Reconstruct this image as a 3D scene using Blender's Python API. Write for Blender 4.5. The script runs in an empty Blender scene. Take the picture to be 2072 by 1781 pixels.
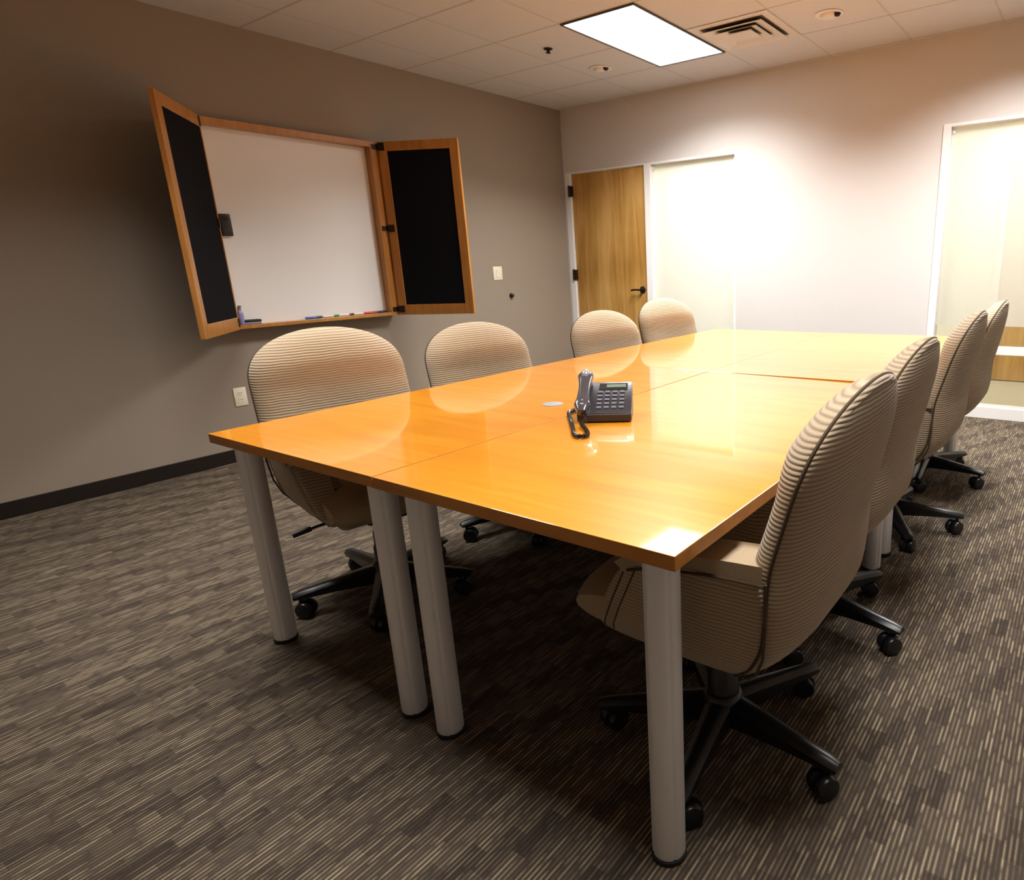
import bpy, bmesh, math, random
from mathutils import Vector, Matrix, Euler
random.seed(7)
SC = bpy.context.scene
COL = SC.collection
PI = math.pi

# ------------------------------------------------------------------ measures
H = 0.737                       # table top height
TW, TL = 0.853, 1.659           # one table
IX, IY = 0.0756, 0.0709         # leg inset
WX, WY, HC = -2.392, 4.486, 2.690   # left wall, back wall, ceiling
RX, FY = 3.9, -2.6              # right wall, wall behind the camera
HALL_Y = 6.22

# ------------------------------------------------------------------ materials
def new_mat(name):
    m = bpy.data.materials.new(name); m.use_nodes = True
    nt = m.node_tree
    b = nt.nodes['Principled BSDF']
    return m, nt, b

def L(nt, a, b): nt.links.new(a, b)
def N(nt, t, **kw):
    n = nt.nodes.new(t)
    for k, v in kw.items(): setattr(n, k, v)
    return n
def math_n(nt, op, a, b=None, c=None, clamp=False):
    n = nt.nodes.new('ShaderNodeMath'); n.operation = op; n.use_clamp = clamp
    for i, v in enumerate((a, b, c)):
        if v is None: continue
        if isinstance(v, (int, float)): n.inputs[i].default_value = v
        else: nt.links.new(v, n.inputs[i])
    return n.outputs[0]
def mix_rgb(nt, fac, c1, c2, mode='MIX'):
    n = nt.nodes.new('ShaderNodeMix'); n.data_type = 'RGBA'; n.blend_type = mode
    for s, v in ((n.inputs[0], fac), (n.inputs[6], c1), (n.inputs[7], c2)):
        if isinstance(v, (int, float)): s.default_value = v
        elif isinstance(v, tuple): s.default_value = (*v, 1) if len(v) == 3 else v
        else: nt.links.new(v, s)
    return n.outputs[2]
def ramp(nt, fac, stops):
    n = nt.nodes.new('ShaderNodeValToRGB')
    el = n.color_ramp.elements
    while len(el) < len(stops): el.new(0.5)
    for e, (p, c) in zip(el, stops):
        e.position = p; e.color = (*c, 1) if len(c) == 3 else c
    nt.links.new(fac, n.inputs[0])
    return n.outputs[0]

def plain(name, col, rough=.6, metal=0.0, noise=0.0, nscale=80, coat=0.0, spec=.5, bump=0.0):
    m, nt, b = new_mat(name)
    b.inputs['Base Color'].default_value = (*col, 1)
    b.inputs['Roughness'].default_value = rough
    b.inputs['Metallic'].default_value = metal
    b.inputs['Coat Weight'].default_value = coat
    b.inputs['Specular IOR Level'].default_value = spec
    tc = N(nt, 'ShaderNodeTexCoord')
    nz = N(nt, 'ShaderNodeTexNoise'); nz.inputs['Scale'].default_value = nscale
    nz.inputs['Detail'].default_value = 4
    L(nt, tc.outputs['Object'], nz.inputs['Vector'])
    if noise:
        k = tuple(min(1, c * (1 + noise)) for c in col); d = tuple(c * (1 - noise) for c in col)
        L(nt, mix_rgb(nt, nz.outputs['Fac'], d, k), b.inputs['Base Color'])
    if bump:
        bp = N(nt, 'ShaderNodeBump'); bp.inputs['Distance'].default_value = bump; bp.inputs['Strength'].default_value = .6
        L(nt, nz.outputs['Fac'], bp.inputs['Height']); L(nt, bp.outputs[0], b.inputs['Normal'])
    return m

def wood(name, c_dark, c_mid, c_light, rough=.3, axis='Y', scale=1.0, coat=0.0, coat_rough=.05, figure=0.5, spec=.5):
    """procedural wood grain running along one object axis"""
    m, nt, b = new_mat(name)
    tc = N(nt, 'ShaderNodeTexCoord')
    mp = N(nt, 'ShaderNodeMapping')
    st = {'X': (1.2, 14, 14), 'Y': (14, 1.2, 14), 'Z': (14, 14, 1.2)}[axis]
    mp.inputs['Scale'].default_value = tuple(s * scale for s in st)
    L(nt, tc.outputs['Object'], mp.inputs['Vector'])
    n1 = N(nt, 'ShaderNodeTexNoise'); n1.inputs['Scale'].default_value = 1.0; n1.inputs['Detail'].default_value = 6
    n1.inputs['Distortion'].default_value = 1.2
    L(nt, mp.outputs[0], n1.inputs['Vector'])
    mp2 = N(nt, 'ShaderNodeMapping')
    st2 = {'X': (4, 90, 90), 'Y': (90, 4, 90), 'Z': (90, 90, 4)}[axis]
    mp2.inputs['Scale'].default_value = tuple(s * scale for s in st2)
    L(nt, tc.outputs['Object'], mp2.inputs['Vector'])
    n2 = N(nt, 'ShaderNodeTexNoise'); n2.inputs['Scale'].default_value = 1.0; n2.inputs['Detail'].default_value = 3
    L(nt, mp2.outputs[0], n2.inputs['Vector'])
    n3 = N(nt, 'ShaderNodeTexNoise'); n3.inputs['Scale'].default_value = 1.7 * scale; n3.inputs['Detail'].default_value = 2
    L(nt, tc.outputs['Object'], n3.inputs['Vector'])
    f = math_n(nt, 'MULTIPLY_ADD', n2.outputs['Fac'], .3, math_n(nt, 'MULTIPLY', n1.outputs['Fac'], .7))
    f = math_n(nt, 'MULTIPLY_ADD', n3.outputs['Fac'], figure, math_n(nt, 'SUBTRACT', f, figure * .5))
    L(nt, ramp(nt, f, [(.30, c_dark), (.5, c_mid), (.72, c_light)]), b.inputs['Base Color'])
    b.inputs['Roughness'].default_value = rough
    b.inputs['Specular IOR Level'].default_value = spec
    b.inputs['Coat Weight'].default_value = coat
    b.inputs['Coat Roughness'].default_value = coat_rough
    return m

def fabric(name='ribbed_tan_fabric', axis=2, period=.0092):
    m, nt, b = new_mat(name)
    tc = N(nt, 'ShaderNodeTexCoord')
    sp = N(nt, 'ShaderNodeSeparateXYZ'); L(nt, tc.outputs['Object'], sp.inputs[0])
    nz = N(nt, 'ShaderNodeTexNoise'); nz.inputs['Scale'].default_value = 14; nz.inputs['Detail'].default_value = 1
    L(nt, tc.outputs['Object'], nz.inputs['Vector'])
    co = math_n(nt, 'ADD', sp.outputs[axis], math_n(nt, 'MULTIPLY', math_n(nt, 'SUBTRACT', nz.outputs['Fac'], .5), .007))
    ph = math_n(nt, 'MULTIPLY', co, 2 * PI / period)
    s = math_n(nt, 'SINE', ph)
    h = math_n(nt, 'MULTIPLY_ADD', s, .5, .5)
    h = math_n(nt, 'POWER', h, .6)
    fine = N(nt, 'ShaderNodeTexNoise'); fine.inputs['Scale'].default_value = 500; fine.inputs['Detail'].default_value = 2
    L(nt, tc.outputs['Object'], fine.inputs['Vector'])
    hh = math_n(nt, 'MULTIPLY_ADD', fine.outputs['Fac'], .15, h)
    bp = N(nt, 'ShaderNodeBump'); bp.inputs['Distance'].default_value = .0028; bp.inputs['Strength'].default_value = .6
    L(nt, hh, bp.inputs['Height']); L(nt, bp.outputs[0], b.inputs['Normal'])
    # groove shade between the ribs is painted into the colour
    c = mix_rgb(nt, h, (.27, .200, .126), (.50, .39, .265))
    c = mix_rgb(nt, math_n(nt, 'MULTIPLY', fine.outputs['Fac'], .35), c, (.30, .22, .13))
    L(nt, c, b.inputs['Base Color'])
    b.inputs['Roughness'].default_value = .9
    b.inputs['Sheen Weight'].default_value = .25
    b.inputs['Sheen Roughness'].default_value = .5
    b.inputs['Specular IOR Level'].default_value = .2
    return m

def carpet():
    m, nt, b = new_mat('striped_carpet')
    tc = N(nt, 'ShaderNodeTexCoord')
    sp = N(nt, 'ShaderNodeSeparateXYZ'); L(nt, tc.outputs['Object'], sp.inputs[0])
    X, Y = sp.outputs[0], sp.outputs[1]
    def white(a, b_=None, seed=0.0):
        w = N(nt, 'ShaderNodeTexWhiteNoise', noise_dimensions='3D')
        c = N(nt, 'ShaderNodeCombineXYZ'); c.inputs[2].default_value = seed
        L(nt, a, c.inputs[0])
        if b_ is not None: L(nt, b_, c.inputs[1])
        L(nt, c.outputs[0], w.inputs['Vector'])
        return w.outputs['Value']
    # fine columns
    cw = .0105
    xs = math_n(nt, 'DIVIDE', X, cw)
    ci = math_n(nt, 'FLOOR', xs); cf = math_n(nt, 'FRACT', xs)
    off = white(ci, seed=1.3)
    ys = math_n(nt, 'ADD', math_n(nt, 'DIVIDE', Y, .085), math_n(nt, 'MULTIPLY', off, 7.0))
    yi = math_n(nt, 'FLOOR', ys); yf = math_n(nt, 'FRACT', ys)
    r = white(ci, yi, 4.1)
    # broad planks
    pw = .042
    px = math_n(nt, 'FLOOR', math_n(nt, 'DIVIDE', X, pw))
    py = math_n(nt, 'FLOOR', math_n(nt, 'ADD', math_n(nt, 'DIVIDE', Y, .125), math_n(nt, 'MULTIPLY', px, .37)))
    pr0 = white(px, py, 2.2)
    step = math_n(nt, 'MODULO', math_n(nt, 'ADD', math_n(nt, 'ADD', px, math_n(nt, 'MULTIPLY', py, 2.0)), 3000.0), 3.0)
    pr = math_n(nt, 'MULTIPLY_ADD', math_n(nt, 'GREATER_THAN', step, .5), .5, math_n(nt, 'MULTIPLY', pr0, .5))
    # bright thread in each column, broken into soft dashes
    d = math_n(nt, 'ABSOLUTE', math_n(nt, 'SUBTRACT', cf, .5))
    line = math_n(nt, 'SUBTRACT', 1.0, math_n(nt, 'MULTIPLY', d, 3.0), clamp=True)
    amp = math_n(nt, 'MULTIPLY_ADD', math_n(nt, 'POWER', r, 1.5), .85, .12)
    amp = math_n(nt, 'MULTIPLY', amp, math_n(nt, 'MULTIPLY_ADD', math_n(nt, 'POWER', pr, .8), .75, .42))
    ends = math_n(nt, 'MULTIPLY', math_n(nt, 'MULTIPLY', yf, 5, clamp=True), math_n(nt, 'MULTIPLY', math_n(nt, 'SUBTRACT', 1.0, yf), 5, clamp=True))
    ends = math_n(nt, 'MULTIPLY_ADD', ends, .7, .3)
    v = math_n(nt, 'MULTIPLY', math_n(nt, 'MULTIPLY', line, amp), ends)
    fz = N(nt, 'ShaderNodeTexNoise'); fz.inputs['Scale'].default_value = 330; fz.inputs['Detail'].default_value = 3
    L(nt, tc.outputs['Object'], fz.inputs['Vector'])
    v = math_n(nt, 'MULTIPLY', v, math_n(nt, 'MULTIPLY_ADD', fz.outputs['Fac'], 1.6, .25))
    base = mix_rgb(nt, pr, (.046, .035, .029), (.090, .069, .054))
    base = mix_rgb(nt, math_n(nt, 'MULTIPLY', fz.outputs['Fac'], .5), base, (.045, .032, .026))
    c = mix_rgb(nt, math_n(nt, 'MULTIPLY', v, 1.05, clamp=True), base, (.43, .35, .225))
    L(nt, c, b.inputs['Base Color'])
    b.inputs['Roughness'].default_value = .95
    b.inputs['Specular IOR Level'].default_value = .1
    bp = N(nt, 'ShaderNodeBump'); bp.inputs['Distance'].default_value = .003; bp.inputs['Strength'].default_value = .6
    L(nt, math_n(nt, 'MULTIPLY_ADD', fz.outputs['Fac'], .5, v), bp.inputs['Height']); L(nt, bp.outputs[0], b.inputs['Normal'])
    return m

def ceiling_mat():
    m, nt, b = new_mat('ceiling_tiles')
    tc = N(nt, 'ShaderNodeTexCoord')
    sp = N(nt, 'ShaderNodeSeparateXYZ'); L(nt, tc.outputs['Object'], sp.inputs[0])
    g = .5835
    def line(src, origin, w):
        f = math_n(nt, 'FRACT', math_n(nt, 'DIVIDE', math_n(nt, 'SUBTRACT', src, origin), g))
        d = math_n(nt, 'MINIMUM', f, math_n(nt, 'SUBTRACT', 1.0, f))
        return math_n(nt, 'SUBTRACT', 1.0, math_n(nt, 'DIVIDE', d, w / g), clamp=True)
    ly = line(sp.outputs[1], 3.282 - g * 12, .011)
    lx = line(sp.outputs[0], -.213 - g * 12, .009)
    nz = N(nt, 'ShaderNodeTexNoise'); nz.inputs['Scale'].default_value = 160; nz.inputs['Detail'].default_value = 5
    L(nt, tc.outputs['Object'], nz.inputs['Vector'])
    c = mix_rgb(nt, nz.outputs['Fac'], (.58, .585, .60), (.69, .70, .72))
    c = mix_rgb(nt, math_n(nt, 'MULTIPLY', math_n(nt, 'POWER', ly, .6), .55), c, (.30, .25, .20))
    c = mix_rgb(nt, math_n(nt, 'MULTIPLY', math_n(nt, 'POWER', lx, .6), .33), c, (.34, .29, .24))
    L(nt, c, b.inputs['Base Color'])
    b.inputs['Roughness'].default_value = .9
    bp = N(nt, 'ShaderNodeBump'); bp.inputs['Distance'].default_value = .004; bp.inputs['Strength'].default_value = .5
    L(nt, math_n(nt, 'SUBTRACT', math_n(nt, 'MULTIPLY', nz.outputs['Fac'], .25), math_n(nt, 'MAXIMUM', lx, ly)), bp.inputs['Height'])
    L(nt, bp.outputs[0], b.inputs['Normal'])
    return m

def emit(name, col, strength):
    m, nt, b = new_mat(name)
    b.inputs['Base Color'].default_value = (.9, .9, .9, 1)
    b.inputs['Emission Color'].default_value = (*col, 1)
    b.inputs['Emission Strength'].default_value = strength
    return m

def glass_mat(name, see=.92, film=(.9, .9, .86)):
    """thin pane: part clear, part frosted film, with a glossy face"""
    m = bpy.data.materials.new(name); m.use_nodes = True
    nt = m.node_tree; nt.nodes.clear()
    out = N(nt, 'ShaderNodeOutputMaterial')
    tr = N(nt, 'ShaderNodeBsdfTransparent'); tr.inputs[0].default_value = (.95, .97, .95, 1)
    tl = N(nt, 'ShaderNodeBsdfTranslucent'); tl.inputs[0].default_value = (*film, 1)
    df = N(nt, 'ShaderNodeBsdfDiffuse'); df.inputs[0].default_value = (*film, 1)
    gl = N(nt, 'ShaderNodeBsdfGlossy'); gl.inputs['Roughness'].default_value = .03
    tc = N(nt, 'ShaderNodeTexCoord')
    nz = N(nt, 'ShaderNodeTexNoise'); nz.inputs['Scale'].default_value = 3
    L(nt, tc.outputs['Object'], nz.inputs['Vector'])
    m1 = N(nt, 'ShaderNodeMixShader'); m1.inputs[0].default_value = .55
    L(nt, tl.outputs[0], m1.inputs[1]); L(nt, df.outputs[0], m1.inputs[2])
    m2 = N(nt, 'ShaderNodeMixShader')
    L(nt, math_n(nt, 'MULTIPLY_ADD', nz.outputs['Fac'], .04, see - .02), m2.inputs[0])
    L(nt, m1.outputs[0], m2.inputs[1]); L(nt, tr.outputs[0], m2.inputs[2])
    lw = N(nt, 'ShaderNodeFresnel'); lw.inputs['IOR'].default_value = 1.3
    m3 = N(nt, 'ShaderNodeMixShader')
    L(nt, lw.outputs[0], m3.inputs[0]); L(nt, m2.outputs[0], m3.inputs[1]); L(nt, gl.outputs[0], m3.inputs[2])
    L(nt, m3.outputs[0], out.inputs[0])
    return m

M = {}
M['taupe'] = plain('taupe_wall_paint', (.30, .245, .190), .75, noise=.03, nscale=60, bump=.0006)
M['cream'] = plain('warm_white_wall_paint', (.66, .635, .62), .7, noise=.015, nscale=60, bump=.0005)
M['hallwall'] = plain('hall_wall_paint', (.86, .82, .70), .7, noise=.02)
M['trimwhite'] = plain('white_painted_frame', (.88, .87, .86), .4, noise=.01)
M['base'] = plain('dark_brown_vinyl_base', (.014, .009, .007), .7, noise=.1, spec=.2)
M['carpet'] = carpet()
M['hallcarpet'] = plain('beige_hall_carpet', (.40, .33, .23), .95, noise=.15, nscale=120)
M['ceil'] = ceiling_mat()
M['table'] = wood('orange_maple_veneer', (.73, .255, .013), (.84, .315, .018), (.93, .38, .032), rough=.34, axis='X', scale=.75, coat=1.0, coat_rough=.05, figure=.5, spec=.3)
M['table'].node_tree.nodes['Principled BSDF'].inputs['Coat IOR'].default_value = 1.72
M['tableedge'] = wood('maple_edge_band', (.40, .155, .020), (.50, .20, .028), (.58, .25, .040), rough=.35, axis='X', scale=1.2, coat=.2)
M['cab'] = wood('cherry_cabinet_wood', (.38, .145, .024), (.48, .20, .038), (.58, .26, .058), rough=.35, axis='Z', scale=1.4, coat=.2, coat_rough=.2)
M['door'] = wood('maple_door_veneer', (.36, .175, .032), (.50, .27, .065), (.64, .38, .12), rough=.4, axis='Z', scale=.8, coat=.1, coat_rough=.3, figure=.9)
M['blackfelt'] = plain('black_tackboard_fabric', (.0055, .0055, .0075), .95, noise=.3, nscale=300, spec=.15)
M['board'] = plain('white_marker_board', (.92, .90, .88), .28, noise=.005, coat=.1)
M['black'] = plain('black_plastic', (.008, .008, .010), .32, noise=.1)
M['blackmatte'] = plain('black_matte_plastic', (.010, .009, .009), .6, noise=.1)
M['bronze'] = plain('dark_bronze_metal', (.035, .022, .016), .4, metal=.6, noise=.1)
M['gap'] = plain('dark_seam_thread', (.07, .042, .020), .9, noise=.1)
M['alu'] = plain('satin_aluminium', (.90, .90, .90), .36, metal=.15, noise=.03, nscale=200)
M['chrome'] = plain('bright_metal', (.75, .75, .74), .18, metal=1.0, noise=.02)
M['ivory'] = plain('ivory_plastic', (.80, .74, .56), .4, noise=.02)
M['white'] = plain('white_enamel', (.80, .78, .75), .4, noise=.01)
M['ventgrey'] = plain('vent_white_metal', (.66, .62, .57), .5, noise=.03)
M['grommet'] = plain('light_grey_plastic', (.33, .33, .33), .5, noise=.03)
M['darkgrey'] = plain('dark_grey_metal', (.07, .06, .055), .5, noise=.05)
M['throat'] = plain('dark_duct_metal', (.13, .115, .10), .7, noise=.05)
M['fab'] = fabric()
M['fabx'] = fabric('ribbed_tan_fabric_seat', axis=0, period=.0092)
M['fabsmooth'] = plain('tan_arm_pad_fabric', (.40, .305, .195), .9, noise=.12, nscale=200, spec=.2)
M['fabplain'] = plain('tan_piping_fabric', (.36, .26, .15), .9, noise=.2, nscale=300)
M['phone'] = plain('charcoal_phone_plastic', (.020, .020, .027), .38, noise=.05, coat=.05)
M['phonehand'] = plain('silver_grey_handset_plastic', (.075, .075, .09), .2, metal=.3, noise=.03, coat=.6)
M['silver'] = plain('silver_grey_plastic', (.36, .36, .40), .3, metal=.2, noise=.03)
M['key'] = plain('grey_phone_keys', (.13, .13, .155), .4, noise=.05)
M['lcd'] = plain('grey_green_display', (.17, .25, .19), .15, noise=.1)
M['cord'] = plain('dark_brown_cord', (.030, .018, .013), .35, noise=.1)
M['diff'] = emit('light_diffuser', (1, .97, .93), 6.0)
M['frost'] = glass_mat('frosted_glass_film', .10, (.93, .94, .88))
M['frost2'] = glass_mat('light_frosted_glass', .44, (.93, .93, .86))
M['glass'] = glass_mat('clear_window_glass', .97)
for n, c in (('red', (.55, .06, .03)), ('blue', (.10, .16, .50)), ('green', (.09, .30, .10)), ('brown', (.16, .07, .04)), ('navy', (.04, .06, .16)), ('grey', (.25, .25, .3))):
    M['mk_' + n] = plain(n + '_marker_plastic', c, .35, noise=.03)
M['mkwhite'] = plain('white_marker_barrel', (.80, .79, .78), .35, noise=.02)
M['purple'] = plain('lavender_bottle_plastic', (.30, .27, .50), .3, noise=.05)

# ------------------------------------------------------------------ mesh helpers
def obj(name, bm, mat, parent=None, smooth=False, angle=40):
    bmesh.ops.recalc_face_normals(bm, faces=bm.faces)
    me = bpy.data.meshes.new(name); bm.to_mesh(me); bm.free()
    mats = mat if isinstance(mat, (list, tuple)) else [mat]
    for mm in mats: me.materials.append(mm)
    o = bpy.data.objects.new(name, me); COL.objects.link(o)
    if smooth:
        for p in me.polygons: p.use_smooth = True
        try: me.set_sharp_from_angle(angle=math.radians(angle))
        except Exception: pass
    if parent is not None: o.parent = parent
    return o
def thing(name, label, cat, loc=(0, 0, 0), rz=0, group=None):
    o = bpy.data.objects.new(name, None); COL.objects.link(o)
    o.empty_display_size = .1
    o.location = loc; o.rotation_euler = (0, 0, rz)
    o['label'] = label; o['category'] = cat
    if group: o['group'] = group
    return o
def tag(o, label, cat, group=None):
    o['label'] = label; o['category'] = cat
    if group: o['group'] = group
    return o
def struct(o): o['kind'] = 'structure'; return o
def copy_tree(o, parent=None):
    c = o.copy(); COL.objects.link(c)
    if parent is not None: c.parent = parent
    for ch in list(o.children): copy_tree(ch, c)
    return c

def box(bm, x0, x1, y0, y1, z0, z1, bev=0, seg=2, mi=0, mat=None):
    r = bmesh.ops.create_cube(bm, size=1)
    vs = r['verts']
    for v in vs:
        v.co = Vector(((x0 + x1) / 2 + v.co.x * (x1 - x0), (y0 + y1) / 2 + v.co.y * (y1 - y0), (z0 + z1) / 2 + v.co.z * (z1 - z0)))
    fs = {f for v in vs for f in v.link_faces}
    for f in fs: f.material_index = mi
    if bev:
        es = list({e for v in vs for e in v.link_edges})
        rr = bmesh.ops.bevel(bm, geom=es, offset=bev, segments=seg, profile=.5, affect='EDGES')
        vs = list({v for f in rr['faces'] for v in f.verts} | {v for v in vs if v.is_valid})
    if mat is not None:
        for v in vs: v.co = mat @ v.co
    return vs
def cyl(bm, p0, p1, r0, r1=None, seg=24, caps=True):
    r1 = r0 if r1 is None else r1
    p0, p1 = Vector(p0), Vector(p1); d = p1 - p0
    q = d.to_track_quat('Z', 'Y').to_matrix()
    a, b = [], []
    for i in range(seg):
        t = 2 * PI * i / seg; c = Vector((math.cos(t), math.sin(t), 0))
        a.append(bm.verts.new(p0 + q @ (c * r0))); b.append(bm.verts.new(p1 + q @ (c * r1)))
    for i in range(seg):
        j = (i + 1) % seg; bm.faces.new((a[i], a[j], b[j], b[i]))
    if caps: bm.faces.new(a[::-1]); bm.faces.new(b)
def lathe(bm, prof, seg=32, mat=None, mi=0):
    """prof: list of (r, z)"""
    rings = []
    for r, z in prof:
        if r < 1e-6: rings.append([bm.verts.new((0, 0, z))])
        else: rings.append([bm.verts.new((r * math.cos(2 * PI * i / seg), r * math.sin(2 * PI * i / seg), z)) for i in range(seg)])
    for a, b in zip(rings, rings[1:]):
        for i in range(seg):
            j = (i + 1) % seg
            vs = [a[i % len(a)], a[j % len(a)], b[j % len(b)], b[i % len(b)]]
            u = []
            for v in vs:
                if v not in u: u.append(v)
            if len(u) >= 3:
                f = bm.faces.new(u); f.material_index = mi
    if mat is not None:
        for rg in rings:
            for v in rg: v.co = mat @ v.co
def tube(bm, pts, r, seg=8, closed=False):
    pts = [Vector(p) for p in pts]; n = len(pts); rings = []
    up = Vector((0, 0, 1)); prev = None
    for i, p in enumerate(pts):
        t = (pts[(i + 1) % n] - pts[i - 1]) if closed else (pts[min(i + 1, n - 1)] - pts[max(i - 1, 0)])
        t.normalize()
        if prev is None:
            a = t.cross(up)
            if a.length < 1e-3: a = t.cross(Vector((1, 0, 0)))
            a.normalize()
        else:
            a = prev - t * prev.dot(t); a.normalize()
        prev = a; b = t.cross(a)
        rings.append([bm.verts.new(p + (a * math.cos(2 * PI * k / seg) + b * math.sin(2 * PI * k / seg)) * r) for k in range(seg)])
    for i in range(n if closed else n - 1):
        A, B = rings[i], rings[(i + 1) % n]
        for k in range(seg):
            bm.faces.new((A[k], A[(k + 1) % seg], B[(k + 1) % seg], B[k]))
    if not closed: bm.faces.new(rings[0][::-1]); bm.faces.new(rings[-1])
def prism(bm, prof, y0, y1, bev=0, seg=3, warp=None):
    """profile in (x, z) extruded along y"""
    a = [bm.verts.new((x, y0, z)) for x, z in prof]; b = [bm.verts.new((x, y1, z)) for x, z in prof]
    n = len(prof); fs = [bm.faces.new(a), bm.faces.new(b[::-1])]
    for i in range(n): fs.append(bm.faces.new((a[i], a[(i + 1) % n], b[(i + 1) % n], b[i])))
    if bev:
        es = list({e for f in fs for e in f.edges})
        bmesh.ops.bevel(bm, geom=es, offset=bev, segments=seg, profile=.5, affect='EDGES')
    if warp:
        for v in bm.verts: v.co = warp(v.co)
def B(): return bmesh.new()
def interp(tab, z):
    if z <= tab[0][0]: return tab[0][1]
    for (a, b), (c, d) in zip(tab, tab[1:]):
        if z <= c:
            t = (z - a) / (c - a); return b + (d - b) * t
    return tab[-1][1]
def smooth_tab(tab, z, h=.02):
    return (interp(tab, z - h) + 2 * interp(tab, z) + interp(tab, z + h)) / 4

# ------------------------------------------------------------------ room shell
T = .12
bm = B(); box(bm, WX - T, RX + T, FY - T, WY + .06, -.05, 0); struct(obj('floor', bm, M['carpet']))
bm = B(); box(bm, WX - T, RX + T, FY - T, WY + .14, HC, HC + .06); struct(obj('ceiling', bm, M['ceil']))
bm = B(); box(bm, WX - T, WX, FY - T, WY + .14, 0, HC); struct(obj('wall_left', bm, M['taupe']))
bm = B(); box(bm, RX, RX + T, FY, WY, 0, HC); struct(obj('wall_right', bm, M['cream']))
bm = B(); box(bm, WX, RX + T, FY - T, FY, 0, HC); struct(obj('wall_front', bm, M['cream']))
# back wall with two openings
D0, D1, DH = -2.345, -.440, 2.106     # door plus sidelight opening
W0, W1 = 1.225, 3.10                  # large window opening
bm = B()
y0, y1 = WY, WY + .12
box(bm, WX, D0, y0, y1, 0, HC); box(bm, D1, W0, y0, y1, 0, HC); box(bm, W1, RX, y0, y1, 0, HC)
box(bm, D0, D1, y0, y1, DH, HC); box(bm, W0, W1, y0, y1, DH, HC)
struct(obj('wall_back', bm, M['cream']))
# hall beyond
bm = B(); box(bm, WX - T, RX + T, WY + .06, HALL_Y + .1, -.05, 0); struct(obj('floor_hall', bm, M['hallcarpet']))
bm = B(); box(bm, WX - T, RX + T, WY + .14, HALL_Y + .1, HC, HC + .06); struct(obj('ceiling_hall', bm, M['white']))
bm = B(); box(bm, WX - T, RX + T, HALL_Y, HALL_Y + .1, 0, HC); struct(obj('wall_hall', bm, M['hallwall']))
bm = B(); box(bm, WX - T, WX, WY + .14, HALL_Y, 0, HC); struct(obj('wall_hall_left', bm, M['hallwall']))
bm = B(); box(bm, RX, RX + T, WY + .14, HALL_Y, 0, HC); struct(obj('wall_hall_right', bm, M['hallwall']))
# baseboards
bm = B(); box(bm, WX, WX + .012, FY, WY, 0, .088, .004); struct(obj('baseboard_left', bm, M['base']))
bm = B(); box(bm, D1, W0 - .002, WY - .012, WY, 0, .088, .004); struct(obj('baseboard_back', bm, M['base']))
bm = B(); box(bm, RX - .012, RX, FY, WY, 0, .088, .004); struct(obj('baseboard_right', bm, M['base']))

# door
fr = B()
yf0, yf1 = WY - .004, WY + .12
box(fr, D0 - .03, D0 + .035, yf0, yf1, 0, DH + .003, .003)               # hinge jamb
box(fr, -1.402, -1.372, yf0, yf1, 0, DH, .003)                   # mullion between door and glass
box(fr, D0 + .035, -1.402, yf0, yf1, 2.095, DH + .003, .003)             # head over door
struct(obj('trim_1', fr, M['trimwhite']))
d = bpy.data.objects.new('door_1', None); COL.objects.link(d); d.location = (D0 + .035, WY + .02, 0); struct(d)
bm = B(); box(bm, .004, .903, 0, .045, .01, 2.09, .002); obj('door_leaf', bm, M['door'], d)
hb = B()
lathe(hb, [(0, 0), (.034, 0), (.034, .006), (.026, .012), (.013, .014), (.013, .045), (0, .045)], 24, Matrix.Translation((.842, 0, .955)) @ Matrix.Rotation(PI / 2, 4, 'X'))
tube(hb, [(.842, -.045, .955), (.82, -.05, .955), (.78, -.052, .957), (.735, -.05, .952)], .0095, 10)
h = obj('door_handle', hb, M['bronze'], d, True)
h['label'] = 'dark bronze lever handle'
for z in (1.93, 1.11, .30):
    bm = B(); cyl(bm, (-.008, -.036, z - .055), (-.008, -.036, z + .055), .010, seg=12); box(bm, -.026, .018, -.033, -.001, z - .05, z + .05)
    obj('hinge', bm, M['bronze'], d, True)['label'] = 'dark bronze door hinge'

# sidelight window beside the door
w = bpy.data.objects.new('window_1', None); COL.objects.link(w); w.location = (0, WY, 0); struct(w)
bm = B()
box(bm, -1.372, -1.330, -.004, .12, 0, DH, .003); box(bm, -.455, -.438, -.004, .12, 0, DH + .003, .003)
box(bm, -1.330, -.455, -.004, .12, 2.088, DH + .003, .003); box(bm, -1.330, -.455, -.004, .12, 0, .09, .003)
obj('window_frame', bm, M['trimwhite'], w)
bm = B(); box(bm, -1.330, -.455, .045, .051, .09, 2.088); obj('window_pane', bm, M['frost'], w)
for (x, z) in ((-1.316, 2.066), (-.468, 2.07), (-.468, 1.876), (-.468, .676)):
    bm = B(); box(bm, x - .012, x + .012, .030, .046, z - .018, z + .018, .002); obj('glass_clip', bm, M['alu'], w)

# large window at the right
w = bpy.data.objects.new('window_2', None); COL.objects.link(w); w.location = (0, WY, 0); struct(w)
bm = B()
box(bm, W0 - .012, W0 + .040, -.012, .12, 0, DH + .003, .003); box(bm, W1 - .04, W1 + .012, -.012, .12, 0, DH + .003, .003)
box(bm, W0 + .04, W1 - .04, -.006, .12, 2.088, DH + .003, .003); box(bm, W0 + .04, W1 - .04, -.012, .12, 0, .09, .003)
box(bm, W0 + .04, W1 - .04, -.005, .10, .485, .54, .003)
obj('window_frame', bm, M['trimwhite'], w)
bm = B(); box(bm, W0 + .04, W1 - .04, .045, .051, .69, 2.085); obj('window_pane', bm, M['frost2'], w)['label'] = 'frosted upper pane'
bm = B(); box(bm, W0 + .04, W1 - .04, .045, .051, .54, .69); obj('window_pane', bm, M['glass'], w)['label'] = 'clear strip of glass below the frosting'
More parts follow.
